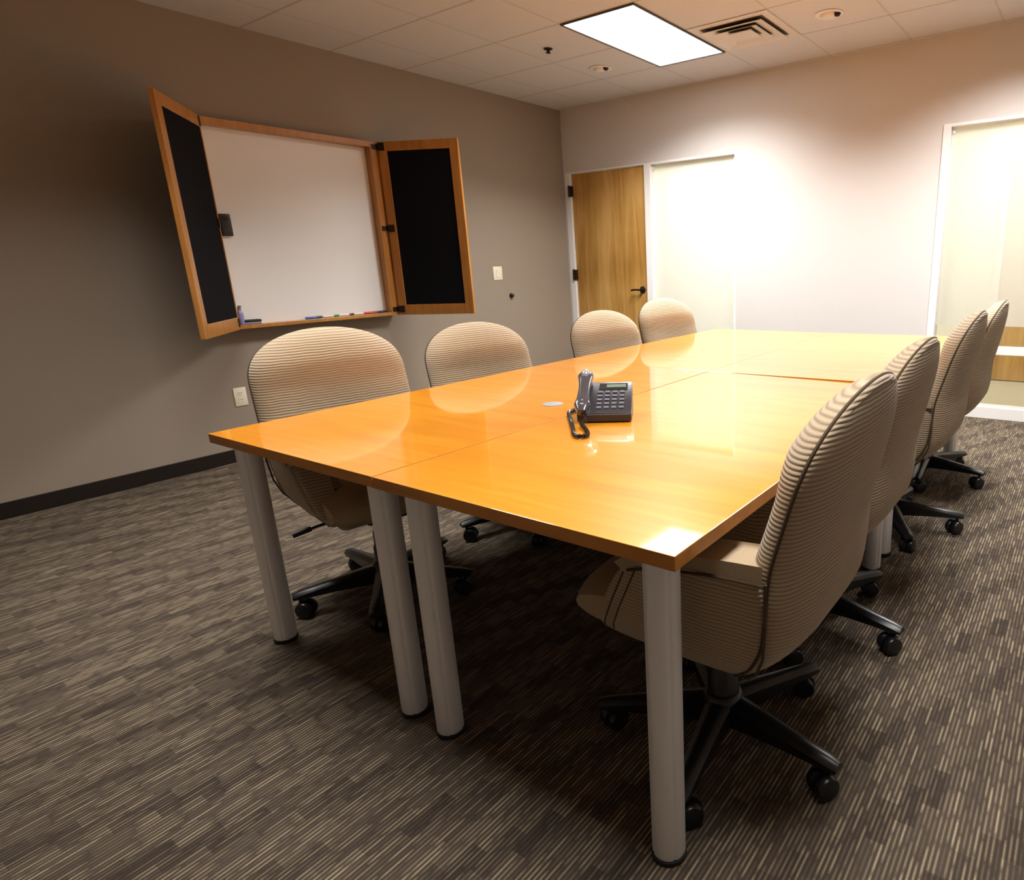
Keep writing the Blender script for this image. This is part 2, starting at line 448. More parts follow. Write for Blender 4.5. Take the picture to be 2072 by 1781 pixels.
bm = B(); box(bm, W0 + .04, W1 - .04, .045, .051, .09, .485); obj('window_pane', bm, M['glass'], w)['label'] = 'clear lower pane'
bm = B(); box(bm, W0 + .045, W0 + .065, .030, .046, 2.05, 2.08, .002); obj('glass_clip', bm, M['alu'], w)

# wood door across the hall
d = bpy.data.objects.new('door_2', None); COL.objects.link(d); d.location = (1.50, HALL_Y, 0); struct(d)
bm = B(); box(bm, 0, .92, -.03, -.001, .008, 2.06, .003); obj('door_leaf', bm, M['door'], d)
bm = B(); box(bm, -.055, 0, -.045, -.001, 0, 2.12, .003); box(bm, .92, .975, -.045, -.001, 0, 2.12, .003); box(bm, 0, .92, -.045, -.001, 2.06, 2.12, .003)
obj('door_frame', bm, M['trimwhite'], d)

# ------------------------------------------------------------------ tables
def make_table():
    t = thing('conference_table', '', 'table')
    bm = B(); vs = box(bm, .0, TW, 0, TL, H - .029, H, .0012, 2)
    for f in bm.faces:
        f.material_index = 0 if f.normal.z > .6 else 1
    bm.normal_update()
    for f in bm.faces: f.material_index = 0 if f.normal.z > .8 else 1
    obj('tabletop', bm, [M['table'], M['tableedge']], t)
    bm = B()
    box(bm, .10, .13, .16, TL - .16, H - .052, H - .029); box(bm, TW - .13, TW - .10, .16, TL - .16, H - .052, H - .029)
    obj('support_rail', bm, M['blackmatte'], t)
    for (x, y) in ((IX, IY), (TW - IX, IY), (IX, TL - IY), (TW - IX, TL - IY)):
        bm = B(); R = .0355
        n = 64; rings = []
        for z in (.012, .016, H - .030):
            rr = R - (.002 if z == .012 else 0)
            ring = []
            for i in range(n):
                a = 2 * PI * i / n
                r = rr
                for g in (PI * .30, PI * .80, PI * 1.30, PI * 1.80):      # fine flutes along the tube
                    dd = abs((a - g + PI) % (2 * PI) - PI)
                    if dd < .10: r -= .0022 * (1 - (dd / .10) ** 2)
                ring.append(bm.verts.new((x + r * math.cos(a), y + r * math.sin(a), z)))
            rings.append(ring)
        for A, C in zip(rings, rings[1:]):
            for i in range(n): bm.faces.new((A[i], A[(i + 1) % n], C[(i + 1) % n], C[i]))
        bm.faces.new(rings[0][::-1]); bm.faces.new(rings[-1])
        lg = obj('leg', bm, M['alu'], t, True, 50)
        bm = B(); lathe(bm, [(0, 0), (.036, 0), (.038, .004), (.038, .012), (.0, .012)], 32, Matrix.Translation((x, y, 0)))
        obj('foot', bm, M['blackmatte'], lg, True)['label'] = 'black foot cap'
    return t
t1 = make_table()
t1['label'] = 'maple-topped table nearest the camera on the left half, with round grey grommet'
t2 = copy_tree(t1); t2.location = (TW + .004, -.001, .0)
t2['label'] = 'maple-topped table nearest the camera on the right half, carrying the desk phone'
t3 = copy_tree(t1); t3.location = (-.001, TL + .003, 0)
t3['label'] = 'maple-topped far table on the left, whose end is nearest the maple door'
t4 = copy_tree(t1); t4.location = (TW + .006, TL + .005, .0); t4.rotation_euler = (0, math.radians(-.5), 0)
t4['label'] = 'maple-topped far table on the right, whose end is nearest the large window'
for t in (t1, t2, t3, t4): t['group'] = 'maple conference tables pushed together'
bm = B(); lathe(bm, [(0, H), (.036, H), (.036, H + .002), (.031, H + .003), (0, H + .003)], 32, Matrix.Translation((.69, .815, 0)))
obj('grommet', bm, M['grommet'], t1, True)['label'] = 'round light grey cable grommet'

# ------------------------------------------------------------------ chairs  (local: faces +X, base centre at origin)
HW = [(.345, .175), (.365, .215), (.40, .245), (.45, .262), (.52, .272), (.60, .280), (.70, .281), (.80, .280), (.84, .292), (.89, .272), (.93, .240), (.965, .190), (.99, .130), (1.003, .07), (1.010, .0)]
SEAM = [(.33, -.10), (.37, -.135), (.42, -.185), (.48, -.215), (.56, -.226), (.66, -.234), (.75, -.258), (.82, -.277), (.90, -.302), (.97, -.328), (1.02, -.350)]
DEEP = [(.35, .045), (.42, .070), (.50, .078), (.60, .071), (.70, .062), (.80, .055), (.90, .050), (.97, .040), (1.02, .035)]
def width_at(z, top):
    zb = .80
    if z < zb: return smooth_tab(HW, z, .012)
    return .280 * max(0, 1 - ((z - zb) / (top - zb)) ** 2.6) ** .5
def outline(z_lo, z_hi, n_side, inset=0.0):
    """(y, z) points up one side, over the round crown and down the other"""
    right = []
    zb = .80
    n1 = n_side // 2
    for i in range(n1): right.append((width_at(z_lo + (zb - z_lo) * i / n1, z_hi), z_lo + (zb - z_lo) * i / n1))
    n2 = n_side - n1
    for i in range(n2 + 1):
        t = i / n2 * PI / 2
        u = math.sin(t) ** (2 / 2.6)
        right.append((.280 * math.cos(t), zb + (z_hi - zb) * u))
    right = [(max(0, y - inset), z) for y, z in right]
    return right + [(-y, z) for y, z in right[::-1][1:]]
def pillow(bm, ol, cz, fn, rings=14):
    n = len(ol); R = []
    for k in range(rings + 1):
        r = math.sin(k / rings * PI / 2)              # denser at the rim
        ring = []
        for (y, z) in ol:
            yy, zz = y * r, cz + (z - cz) * r
            ring.append(bm.verts.new((fn(yy, zz, r), yy, zz)) if k else None)
        if k == 0: ring = [bm.verts.new((fn(0, cz, 0), 0, cz))]
        R.append(ring)
    for k in range(rings):
        A, C = R[k], R[k + 1]
        for i in range(n):
            j = (i + 1) % n
            if k == 0: bm.faces.new((A[0], C[i], C[j]))
            else: bm.faces.new((A[i], C[i], C[j], A[j]))
    return R[-1]
def cap(bm, rim): bm.faces.new(rim)

def fill_outline(ol):
    out = []
    for p in ol:
        if out and (abs(p[0] - out[-1][0]) + abs(p[1] - out[-1][1])) < 1e-4: continue
        out.append(p)
    # subdivide the bottom run between last and first point
    a, b = out[-1], out[0]
    for k in range(1, 9): out.append((a[0] + (b[0] - a[0]) * k / 9, a[1] + (b[1] - a[1]) * k / 9 - .012 * math.sin(PI * k / 9)))
    return out

def make_chair():
    c = thing('office_chair', '', 'chair')
    # rear shell
    ol = fill_outline(outline(.345, .990, 44))
    bm = B()
    def f_rear(y, z, r):
        return smooth_tab(SEAM, z) - smooth_tab(DEEP, z) * (max(0, 1 - r ** 2.6)) ** .52
    rim = pillow(bm, ol, .70, f_rear, 18)
    rim2 = [bm.verts.new((v.co.x + .012, v.co.y * .965, .70 + (v.co.z - .70) * .965)) for v in rim]
    for i in range(len(rim)):
        j = (i + 1) % len(rim); bm.faces.new((rim[i], rim2[i], rim2[j], rim[j]))
    bm.faces.new(rim2)
    obj('back_shell', bm, M['fab'], c, True, 75)
    # front cushion of the back
    olc = fill_outline(outline(.46, .993, 44, .0))
    bm = B()
    def f_front(y, z, r):
        w = max(.08, width_at(min(z, .99), 1.0))
        th = (.062 + .020 * min(1, max(0, (z - .80) / .08))) * (max(0, 1 - r ** 4.2)) ** .48
        scoop = .013 * max(0, 1 - (y / w) ** 2) * min(1, max(0, (1.0 - z) / .2)) * (1 - r ** 2)
        lumbar = .012 * math.exp(-((z - .60) / .09) ** 2) * (1 - r ** 4)
        return smooth_tab(SEAM, z) + .002 + th - scoop + lumbar
    rim = pillow(bm, olc, .72, f_front, 18)
    rim2 = [bm.verts.new((v.co.x - .010, v.co.y * .96, .72 + (v.co.z - .72) * .96)) for v in rim]
    for i in range(len(rim)):
        j = (i + 1) % len(rim); bm.faces.new((rim[i], rim2[i], rim2[j], rim[j]))
    bm.faces.new(rim2)
    obj('backrest', bm, M['fab'], c, True, 75)
    # dark piping in the seam
    bm = B()
    ps = [(smooth_tab(SEAM, z) + .001, y, z) for y, z in ol if z > .36]
    tube(bm, ps, .0036, 6)
    obj('seam', bm, M['gap'], c, True)['label'] = 'dark seam round the backrest'
    # upholstered side wings carrying the arms
    for s in (-1, 1):
        prof = [(-.232, .646), (-.10, .640), (.02, .624), (.100, .604), (.150, .54), (.222, .400), (.195, .376), (.05, .360), (-.06, .352), (-.145, .372), (-.195, .425), (-.222, .50)]
        bm = B()
        def warp(v, s=s):
            lim = interp([(.35, .190), (.38, .225), (.42, .252), (.48, .268), (.60, .284), (.66, .286)], v.z)
            bulge = .006 * math.sin(max(0, min(1, (v.x + .23) / .4)) * PI)
            yin = .19 if v.z > .44 else .12
            t = v.y                                    # 0 inner .. 1 outer
            return Vector((v.x, s * (yin + (lim + bulge - yin) * t), v.z))
        a = prof
        # layered loft so the outer face bulges
        rings = []
        cx = -.02; cz = .49
        layers = [(0, 1.0), (.75, 1.0), (.90, .992), (.97, .975), (1.0, .945), (1.006, .80), (1.008, .5)]
        # resample profile
        pr = []
        for i in range(len(a)):
            p, q = a[i], a[(i + 1) % len(a)]
            for k in range(5): pr.append((p[0] + (q[0] - p[0]) * k / 5, p[1] + (q[1] - p[1]) * k / 5))
        for it in range(4):
            pr = [((pr[i - 1][0] + 2 * pr[i][0] + pr[(i + 1) % len(pr)][0]) / 4, (pr[i - 1][1] + 2 * pr[i][1] + pr[(i + 1) % len(pr)][1]) / 4) for i in range(len(pr))]
        for t, sc in layers:
            ring = []
            for x, z in pr:
                v = Vector((cx + (x - cx) * sc, t, cz + (z - cz) * sc))
                ring.append(bm.verts.new(warp(v)))
            rings.append(ring)
        for A, C in zip(rings, rings[1:]):
            for i in range(len(pr)):
                j = (i + 1) % len(pr); bm.faces.new((A[i], A[j], C[j], C[i]))
        bm.faces.new(rings[0]); bm.faces.new(rings[-1][::-1])
        obj('side_panel', bm, M['fab'], c, True, 75)
        # arm pad
        bm = B()
        pad = [(-.214, .639), (-.214, .664), (-.16, .660), (-.02, .646), (.075, .622), (.106, .600), (.095, .592), (.02, .616), (-.10, .633)]
        prism(bm, pad, 0, 1, 0)
        bmesh.ops.subdivide_edges(bm, edges=[e for e in bm.edges if abs(e.verts[0].co.y - e.verts[1].co.y) > .5], cuts=3, use_grid_fill=True)
        for v in bm.verts: v.co.y = s * (.190 + v.co.y * (.288 - .190))
        es = [e for e in bm.edges if abs(e.verts[0].co.y - e.verts[1].co.y) < 1e-5 and (abs(abs(e.verts[0].co.y) - .190) < 1e-4 or abs(abs(e.verts[0].co.y) - .288) < 1e-4)]
        bmesh.ops.bevel(bm, geom=es, offset=.009, segments=3, profile=.5, affect='EDGES')
        obj('armrest', bm, M['fabsmooth'], c, True, 80)
        # seams of the welt along the slanted front edge and under the arm pad
        def on(x, z, d=.0): return (x, warp(Vector((x, 1.0, z))).y + s * d, z)
        bm = B()
        for dx in (0, .026):
            tube(bm, [on(.068 + dx + .107 * k / 8, .592 - .200 * k / 8, -.0012) for k in range(9)], .0030, 6)
        obj('seam', bm, M['gap'], c, True)['label'] = 'dark double seam along the slanted front edge'
        bm = B()
        tube(bm, [(x, s * .2905, z) for x, z in ((-.228, .637), (-.16, .634), (-.10, .629), (.02, .612), (.085, .591))], .0034, 6)
        obj('seam', bm, M['gap'], c, True)['label'] = 'dark seam under the arm pad'
        bm = B()
        tube(bm, [(-.230, s * .288, .64), (-.229, s * .287, .60), (-.228, s * .283, .54), (-.221, s * .275, .47), (-.20, s * .258, .42), (-.165, s * .225, .378)], .0034, 6)
        obj('seam', bm, M['gap'], c, True)['label'] = 'dark seam where side panel meets shell'
    # underside of the tub
    bm = B(); box(bm, -.16, .20, -.20, .20, .352, .43, .028, 4)
    obj('seat_base', bm, M['fab'], c, True, 75)
    # seat cushion with rolled front
    bm = B()
    nx, ny = 26, 18; G = []
    def seat_pt(u, v):
        # u round the profile from under front, over the nose, to the rear; v across
        y = (v - .5) * 2
        hw = .238
        yy = math.copysign(abs(y) ** .9, y) * hw
        edge = (1 - abs(y) ** 7)
        prof = [(.10, .372), (.20, .378), (.275, .388), (.316, .414), (.325, .440), (.308, .470), (.262, .490), (.18, .503), (.08, .500), (-.05, .492), (-.18, .488)]
        t = u * (len(prof) - 1); i = min(int(t), len(prof) - 2); f = t - i
        x = prof[i][0] * (1 - f) + prof[i + 1][0] * f; z = prof[i][1] * (1 - f) + prof[i + 1][1] * f
        x = x - (.022 * (1 - edge) if x > 0.1 else 0) - .02 * y * y * (1 if x > .1 else 0)
        z = .437 + (z - .437) * (.55 + .45 * edge)
        return Vector((x, yy, z))
    for i in range(nx + 1): G.append([bm.verts.new(seat_pt(i / nx, j / ny)) for j in range(ny + 1)])
    for i in range(nx):
        for j in range(ny): bm.faces.new((G[i][j], G[i + 1][j], G[i + 1][j + 1], G[i][j + 1]))
    for jj in (0, ny): bm.faces.new([G[i][jj] for i in range(nx + 1)])
    bm.faces.new([G[0][j] for j in range(ny + 1)] + [G[nx][j] for j in range(ny, -1, -1)])
    bmesh.ops.smooth_vert(bm, verts=bm.verts, factor=.5, use_axis_x=True, use_axis_y=False, use_axis_z=True)
    obj('seat', bm, M['fabsmooth'], c, True, 60)
    # mechanism, gas lift, base
    bm = B(); box(bm, -.13, .12, -.085, .085, .318, .356, .01, 2); box(bm, -.07, .07, -.045, .045, .285, .32, .012, 2)
    obj('tilt_mechanism', bm, M['blackmatte'], c, True)
    bm = B(); tube(bm, [(-.02, -.05, .325), (-.03, -.14, .322), (-.04, -.20, .316), (-.05, -.255, .306)], .0055, 8); tube(bm, [(-.046, -.225, .311), (-.056, -.285, .300)], .010, 8)
    obj('lever', bm, M['black'], c, True)
    bm = B(); lathe(bm, [(0, .075), (.041, .075), (.039, .20), (.034, .206), (.034, .262), (.018, .264), (.018, .29), (0, .29)], 24)
    obj('gas_lift', bm, M['black'], c, True)
    bm = B(); lathe(bm, [(0, .060), (.052, .060), (.056, .070), (.055, .110), (.050, .134), (.043, .142), (.035, .144), (0, .144)], 32)
    obj('hub', bm, M['black'], c, True)
    for k in range(5):
        a0 = math.radians(36 + 72 * k)
        R = Matrix.Rotation(a0, 4, 'Z')
        bm = B(); secs = [(.030, .034, .062, .130), (.10, .030, .067, .124), (.18, .026, .071, .114), (.25, .0235, .073, .106), (.303, .0225, .073, .100), (.328, .017, .074, .093)]
        rs = []
        for x, hw, zb, zt in secs:
            prof = [(-hw, zb), (hw, zb), (hw * 1.02, zt - .012), (hw * .55, zt - .003), (hw * .25, zt), (-hw * .25, zt), (-hw * .55, zt - .003), (-hw * 1.02, zt - .012)]
            rs.append([bm.verts.new(R @ Vector((x, y, z))) for y, z in prof])
        for A, C in zip(rs, rs[1:]):
            for i in range(8): bm.faces.new((A[i], A[(i + 1) % 8], C[(i + 1) % 8], C[i]))
        bm.faces.new(rs[0]); bm.faces.new(rs[-1][::-1])
        arm = obj('base_arm', bm, M['black'], c, True, 35)
        # twin-wheel caster
        bm = B(); sw = random.Random(k).uniform(-1.2, 1.2)
        Mt = R @ Matrix.Translation((.303, 0, 0)) @ Matrix.Rotation(sw, 4, 'Z')
        for sgn in (-1, 1):
            lathe(bm, [(0, .004), (.021, .004), (.028, .006), (.0305, .010), (.0305, .022), (.028, .027), (.016, .029), (0, .0295)], 24,
                  Mt @ Matrix.Translation((-.016, 0, .0305)) @ Matrix.Rotation(sgn * PI / 2, 4, 'X'))
        lathe(bm, [(0, .030), (.0075, .030), (.0075, .078), (0, .078)], 12, Mt)
        # hood between the wheels
        for i in range(1):
            hp = []
            for q in range(9):
                an = math.radians(-15 + q * 24)
                hp.append((-.016 + .034 * math.cos(an), .0305 + .034 * math.sin(an)))
            hp += [(-.030, .012), (0.0, .012)]
            a = [bm.verts.new(Mt @ Vector((x, -.0035, z))) for x, z in hp]; b2 = [bm.verts.new(Mt @ Vector((x, .0035, z))) for x, z in hp]
            bm.faces.new(a); bm.faces.new(b2[::-1])
            for q in range(len(hp)): bm.faces.new((a[q], a[(q + 1) % len(hp)], b2[(q + 1) % len(hp)], b2[q]))
        obj('caster', bm, M['black'], arm, True, 40)
    return c

def rot_base(chair, extra, back):
    """swivel the five-star base under the seat"""
    for ch in chair.children:
        n = ch.name.split('.')[0]
        if n in ('base_arm', 'hub', 'gas_lift'): ch.rotation_euler = (0, 0, extra); ch.location.x = back

# (x, y, facing deg, base arm angle in world deg, label)
# the last number before the label sets the seat height
RCH = [(1.575, .446, 180, 208, -.004, 'tan ribbed office chair nearest the camera on the right, before the front table leg'),
       (1.540, 1.115, 180, 205, -.006, 'tan ribbed office chair second from the camera on the right, beside the near right table'),
       (1.552, 2.068, 180, 12, -.002, 'tan ribbed office chair third from the camera on the right, beside the far right table'),
       (1.552, 2.880, 180, 203, -.010, 'tan ribbed office chair farthest on the right, just in front of the large window')]
LCH = [(.098, .462, -12, 30, .014, 'tan ribbed office chair nearest the camera on the left, below the whiteboard'),
       (.074, 1.232, -9, 36, -.034, 'tan ribbed office chair second on the left, between the whiteboard and the grommet'),
       (.090, 2.215, -8, 50, -.050, 'tan ribbed office chair third on the left, its back in front of the maple door'),
       (.086, 2.905, -8, 35, -.016, 'tan ribbed office chair farthest on the left, in front of the frosted sidelight')]
proto = make_chair(); first = True
for grp, lst in (('tan office chairs along the right side of the table', RCH), ('tan office chairs along the left side of the table', LCH)):
    for (x, y, a, ba, dz, lab) in lst:
        o = proto if first else copy_tree(proto); 
        first = False
        o.location = (x, y, 0); o.rotation_euler = (0, 0, math.radians(a))
        o['label'] = lab; o['group'] = grp
        rot_base(o, math.radians(ba - a - 36), (.010 if y < 1 else -.014) if lst is RCH else 0)
        for ch in o.children:                         # each seat is set to its own height
            if ch.name.split('.')[0] not in ('base_arm', 'hub', 'gas_lift'): ch.location.z = dz

# ------------------------------------------------------------------ whiteboard cabinet on left wall
CY0, CY1, CZ0, CZ1, CD = 1.125, 2.335, .868, 2.120, .10
cab = thing('whiteboard_cabinet', 'open wooden whiteboard cabinet with black tackboard doors hung on the taupe wall', 'whiteboard cabinet', (WX, 0, 0))
bm = B()
box(bm, .001, CD, CY0, CY0 + .020, CZ0, CZ1, .002); box(bm, .001, CD, CY1 - .078, CY1, CZ0, CZ1, .002)
box(bm, .001, CD, CY0 + .020, CY1 - .078, CZ1 - .04, CZ1, .002); box(bm, .001, CD, CY0 + .020, CY1 - .078, CZ0, CZ0 + .024, .002)
obj('cabinet_frame', bm, M['cab'], cab)
bm = B(); box(bm, .001, .032, CY0 + .020, CY1 - .078, CZ0 + .024, CZ1 - .04); obj('whiteboard', bm, M['board'], cab)
def cab_door(hy, ang, sgn):
    """sgn +1: door extends +y from hinge; ang opens away from the wall"""
    w = .612; d0 = .028
    R = Matrix.Translation((CD + .004, hy, 0)) @ Matrix.Rotation(sgn * -math.radians(ang) if sgn > 0 else math.radians(ang), 4, 'Z')
    # local: x thickness (+x = room side face), y along width
    bm = B(); s = sgn; fw = .066
    def bx(ya, yb, za, zb, xa=0, xb=d0, bev=.003):
        box(bm, xa, xb, min(s * ya, s * yb), max(s * ya, s * yb), za, zb, bev, mat=R)
    ih = fw if sgn > 0 else .008                    # the left door shows no stile on its hinge side
    bx(0, ih, CZ0, CZ1); bx(w - fw, w, CZ0, CZ1); bx(ih, w - fw, CZ1 - fw, CZ1); bx(ih, w - fw, CZ0, CZ0 + fw + .012)
    dr = obj('cabinet_door', bm, M['cab'], cab)
    bm = B(); box(bm, .006, d0 - .005, min(s * ih, s * (w - fw)), max(s * ih, s * (w - fw)), CZ0 + fw + .012, CZ1 - fw, mat=R)
    obj('tack_panel', bm, M['blackfelt'], dr)['label'] = 'black fabric tack panel'
    for z in (CZ0 + .045, (CZ0 + CZ1) / 2 + .02, CZ1 - .035):
        bm = B()
        cyl(bm, (CD + .010, hy, z - .026), (CD + .010, hy, z + .026), .011, seg=12)
        box(bm, CD - .001, CD + .005, hy - .065 if s > 0 else hy, hy if s > 0 else hy + .02, z - .017, z + .017)
        box(bm, d0 - .001, d0 + .004, min(0, s * (.05 if s > 0 else .02)), max(0, s * (.05 if s > 0 else .02)), z - .026, z + .026, mat=R)
        obj('hinge', bm, M['bronze'], dr, True)['label'] = 'dark bronze hinge'
cab_door(CY1, 63, 1)
cab_door(CY0, 50.5, -1)

TZ = CZ0 + .024
def marker(y, ln, capm, rz=0, col2=None, x=.066):
    o = thing('dry_erase_marker', '', 'marker', (WX + x, y, TZ + .0085), rz, 'markers lying on the whiteboard ledge')
    bm = B(); lathe(bm, [(0, 0), (.0075, 0), (.0085, .004), (.0085, ln * .66), (0, ln * .66)], 14, Matrix.Rotation(-PI / 2, 4, 'X')); obj('barrel', bm, M[col2 or 'mkwhite'], o, True)
    bm = B(); lathe(bm, [(0, ln * .66), (.0088, ln * .66), (.0088, ln * .97), (.006, ln), (0, ln)], 14, Matrix.Rotation(-PI / 2, 4, 'X')); obj('marker_cap', bm, M[capm], o, True)
    return o
for (y, c, b2, lab) in ((1.600, 'navy', 'mk_blue', 'blue dry-erase marker, leftmost of the markers on the whiteboard ledge'),
                        (1.725, 'green', 'mkwhite', 'dry-erase marker with green cap, right of the blue one on the ledge'),
                        (1.845, 'brown', 'mkwhite', 'dry-erase marker with dark brown cap, midway along the ledge'),
                        (1.960, 'red', 'mkwhite', 'dry-erase marker with red cap, beside the dark red one on the ledge'),
                        (2.075, 'navy', 'mk_red', 'dry-erase marker with orange-red barrel, second from the right on the ledge')):
    marker(y, .118, 'mk_' + c, 0, b2)['label'] = lab
marker(2.130, .115, 'mk_navy', 0, 'mk_grey', x=.048)['label'] = 'grey dry-erase marker at the right end of the whiteboard ledge'
e = thing('felt_eraser', 'dark green-black felt eraser on the left end of the whiteboard ledge', 'eraser', (WX + .067, 1.235, TZ + .0005))
bm = B(); box(bm, -.022, .022, -.062, .062, 0, .014, .003); obj('felt_pad', bm, M['mk_grey'], e)
bm = B(); box(bm, -.024, .024, -.064, .064, .014, .030, .006, 3); obj('grip', bm, M['blackmatte'], e, True)
e = thing('magnetic_eraser', 'black magnetic eraser stuck to the left edge of the whiteboard', 'eraser', (WX + .0325, 1.212, 1.51))
bm = B(); box(bm, 0, .024, -.032, .032, -.066, .066, .006, 3); obj('grip', bm, M['black'], e, True)
bm = B(); box(bm, .022, .028, -.018, .018, .030, .054, .003); obj('clip', bm, M['bronze'], e)
s = thing('spray_bottle', 'lavender spray bottle standing at the left end of the whiteboard ledge', 'bottle', (WX + .076, 1.180, TZ + .0005))
bm = B(); lathe(bm, [(0, 0), (.017, 0), (.019, .004), (.019, .070), (.012, .088), (.009, .094), (0, .094)], 20); obj('bottle_body', bm, M['purple'], s, True)
bm = B(); lathe(bm, [(0, .094), (.011, .094), (.011, .110), (.008, .114), (0, .114)], 16); box(bm, -.006, .026, -.006, .006, .112, .124, .002); obj('spray_head', bm, M['mk_grey'], s, True)

# ------------------------------------------------------------------ wall fittings
def plate(name, label, cat, y, z, w, h, kind):
    o = thing(name, label, cat, (WX, y, z))
    bm = B(); box(bm, .0005, .006, -w / 2, w / 2, -h / 2, h / 2, .003, 2); obj('cover_plate', bm, M['ivory'], o, True)
    if kind == 'switch':
        bm = B(); box(bm, .005, .009, -.017, .017, -.034, .034, .0015); obj('rocker', bm, M['ivory'], o)
    else:
        for dz in (-.021, .021):
            bm = B(); box(bm, .0055, .0072, -.016, .016, dz - .014, dz + .014, .001); oo = obj('socket', bm, M['ivory'], o)
            bm = B()
            for dy in (-.006, .006): box(bm, .0068, .0076, dy - .0012, dy + .0012, dz - .002, dz + .007)
            obj('slot', bm, M['blackmatte'], oo)
        bm = B(); cyl(bm, (.0055, 0, 0), (.0075, 0, 0), .003, seg=10); obj('screw', bm, M['alu'], o)
plate('light_switch', 'ivory rocker light switch plate on the taupe wall, right of the whiteboard cabinet', 'light switch', 3.476, 1.153, .110, .122, 'switch')
plate('wall_outlet', 'ivory power outlet on the taupe wall, left of the nearest left chair', 'outlet', 1.117, .426, .078, .122, 'outlet')
o = thing('door_stop', 'small dark round bumper on the taupe wall below the light switch', 'door stop', (WX, 3.622, .944))
bm = B(); lathe(bm, [(0, .001), (.022, .001), (.022, .005), (.014, .008), (0, .008)], 20, Matrix.Rotation(PI / 2, 4, 'Y')); obj('mount', bm, M['bronze'], o, True)
bm = B(); lathe(bm, [(0, .008), (.012, .008), (.017, .016), (.017, .028), (.010, .034), (0, .034)], 20, Matrix.Rotation(PI / 2, 4, 'Y')); obj('bumper', bm, M['blackmatte'], o, True)

# ------------------------------------------------------------------ ceiling fittings
G = .5835
def troffer(x0, y0, label, lab_only=True):
    o = thing('ceiling_light', label, 'ceiling light', (x0 + G / 2, y0 + G, HC), 0, 'recessed fluorescent ceiling panels')
    hx, hy = G / 2 - .004, G - .004
    bm = B(); w = .014
    box(bm, -hx, hx, -hy, -hy + w, -.010, 0, .001); box(bm, -hx, hx, hy - w, hy, -.010, 0, .001)
    box(bm, -hx, -hx + w, -hy + w, hy - w, -.010, 0, .001); box(bm, hx - w, hx, -hy + w, hy - w, -.010, 0, .001)
    obj('frame', bm, M['darkgrey'], o)
    bm = B(); box(bm, -hx + w, hx - w, -hy + w, hy - w, -.004, -.001); obj('diffuser', bm, M['diff'], o)
    return o
def area(name, loc, sx, sy, power, spread, col=(1, .98, .95), rot=(0, 0, 0)):
    l = bpy.data.lights.new(name, 'AREA'); l.shape = 'RECTANGLE'; l.size = sx; l.size_y = sy
    l.energy = power; l.spread = math.radians(spread); l.color = col
    o = bpy.data.objects.new(name, l); COL.objects.link(o); o.location = loc; o.rotation_euler = rot
    return o
troffer(-.796, 2.699, 'glowing rectangular fluorescent panel in the tiled ceiling')
area('troffer_lamp', (-.505, 3.282, HC - .012), .52, 1.10, 75, 138)
area('troffer_lamp', (1.83, 3.282, HC - .012), .52, 1.10, 80, 138)
area('troffer_lamp', (1.83, .36, HC - .012), .52, 1.10, 36, 132)
area('troffer_lamp', (-.505, .36, HC - .012), .52, 1.10, 31, 122)
# unseen lamps added to brighten the hall and its glass
area('hall_fill_lamp', (-.9, 5.4, HC - .02), .6, 1.0, 60, 170, (1, .985, .93))
area('hall_fill_lamp', (2.0, 5.4, HC - .02), .6, 1.0, 40, 170, (1, .985, .93))

# air diffuser
v = thing('air_vent', 'square louvred air diffuser in the ceiling, right of the light panel', 'air vent', (.079, 3.574, HC))
hx = .285
def sq_ring(bm, r0, r1, z0, z1):
    """square cone strip from half-size r0 at z0 to r1 at z1, with thickness"""
    q = []
    for r, z in ((r0, z0), (r1, z1), (r1, z1 + .003), (r0, z0 + .003)):
        q.append([bm.verts.new((r * a, r * b, z)) for a, b in ((-1, -1), (1, -1), (1, 1), (-1, 1))])
    for k in range(4):
        A, C = q[k], q[(k + 1) % 4]
        for i in range(4): bm.faces.new((A[i], A[(i + 1) % 4], C[(i + 1) % 4], C[i]))
bm = B(); sq_ring(bm, hx, .235, -.004, -.006); sq_ring(bm, .235, .225, -.006, -.002); obj('frame', bm, M['ventgrey'], v)
bm = B(); box(bm, -.232, .232, -.232, .232, -.0012, -.0002); obj('throat', bm, M['throat'], v)
for (a, b2) in ((.222, .140), (.150, .088)):
    bm = B(); sq_ring(bm, a, b2, -.026, -.004); obj('louvre', bm, M['ventgrey'], v)
bm = B(); box(bm, -.084, .084, -.084, .084, -.024, -.018, .002); obj('centre_plate', bm, M['ventgrey'], v)

def can(x, y, label):
    o = thing('recessed_downlight', label, 'downlight', (x, y, HC), 0, 'small recessed downlights')
    bm = B(); lathe(bm, [(.058, -.001), (.088, -.001), (.090, -.004), (.086, -.007), (.060, -.006), (.058, -.001)], 36); obj('trim_ring', bm, M['white'], o, True)
    bm = B(); lathe(bm, [(0, -.026), (.030, -.022), (.046, -.012), (.052, -.002), (0, -.002)], 36, Matrix.Translation((-.008, 0, 0))); obj('reflector', bm, M['white'], o, True)
    bm = B(); lathe(bm, [(0, -.024), (.014, -.022), (.020, -.012), (.022, -.002), (0, -.002)], 20, Matrix.Translation((.052, 0, 0))); obj('dark_lobe', bm, M['bronze'], o, True)  # added dark lobe standing in for the can's dark right side
can(-1.187, 3.617, 'small recessed downlight left of the glowing light panel')
can(.649, 3.607, 'small recessed downlight right of the air diffuser')
o = thing('sprinkler_head', 'small dark sprinkler head in the ceiling, left of the glowing light panel', 'sprinkler', (-1.179, 3.012, HC))
bm = B(); lathe(bm, [(0, -.001), (.032, -.001), (.030, -.006), (.014, -.010), (0, -.010)], 24); obj('escutcheon', bm, M['bronze'], o, True)
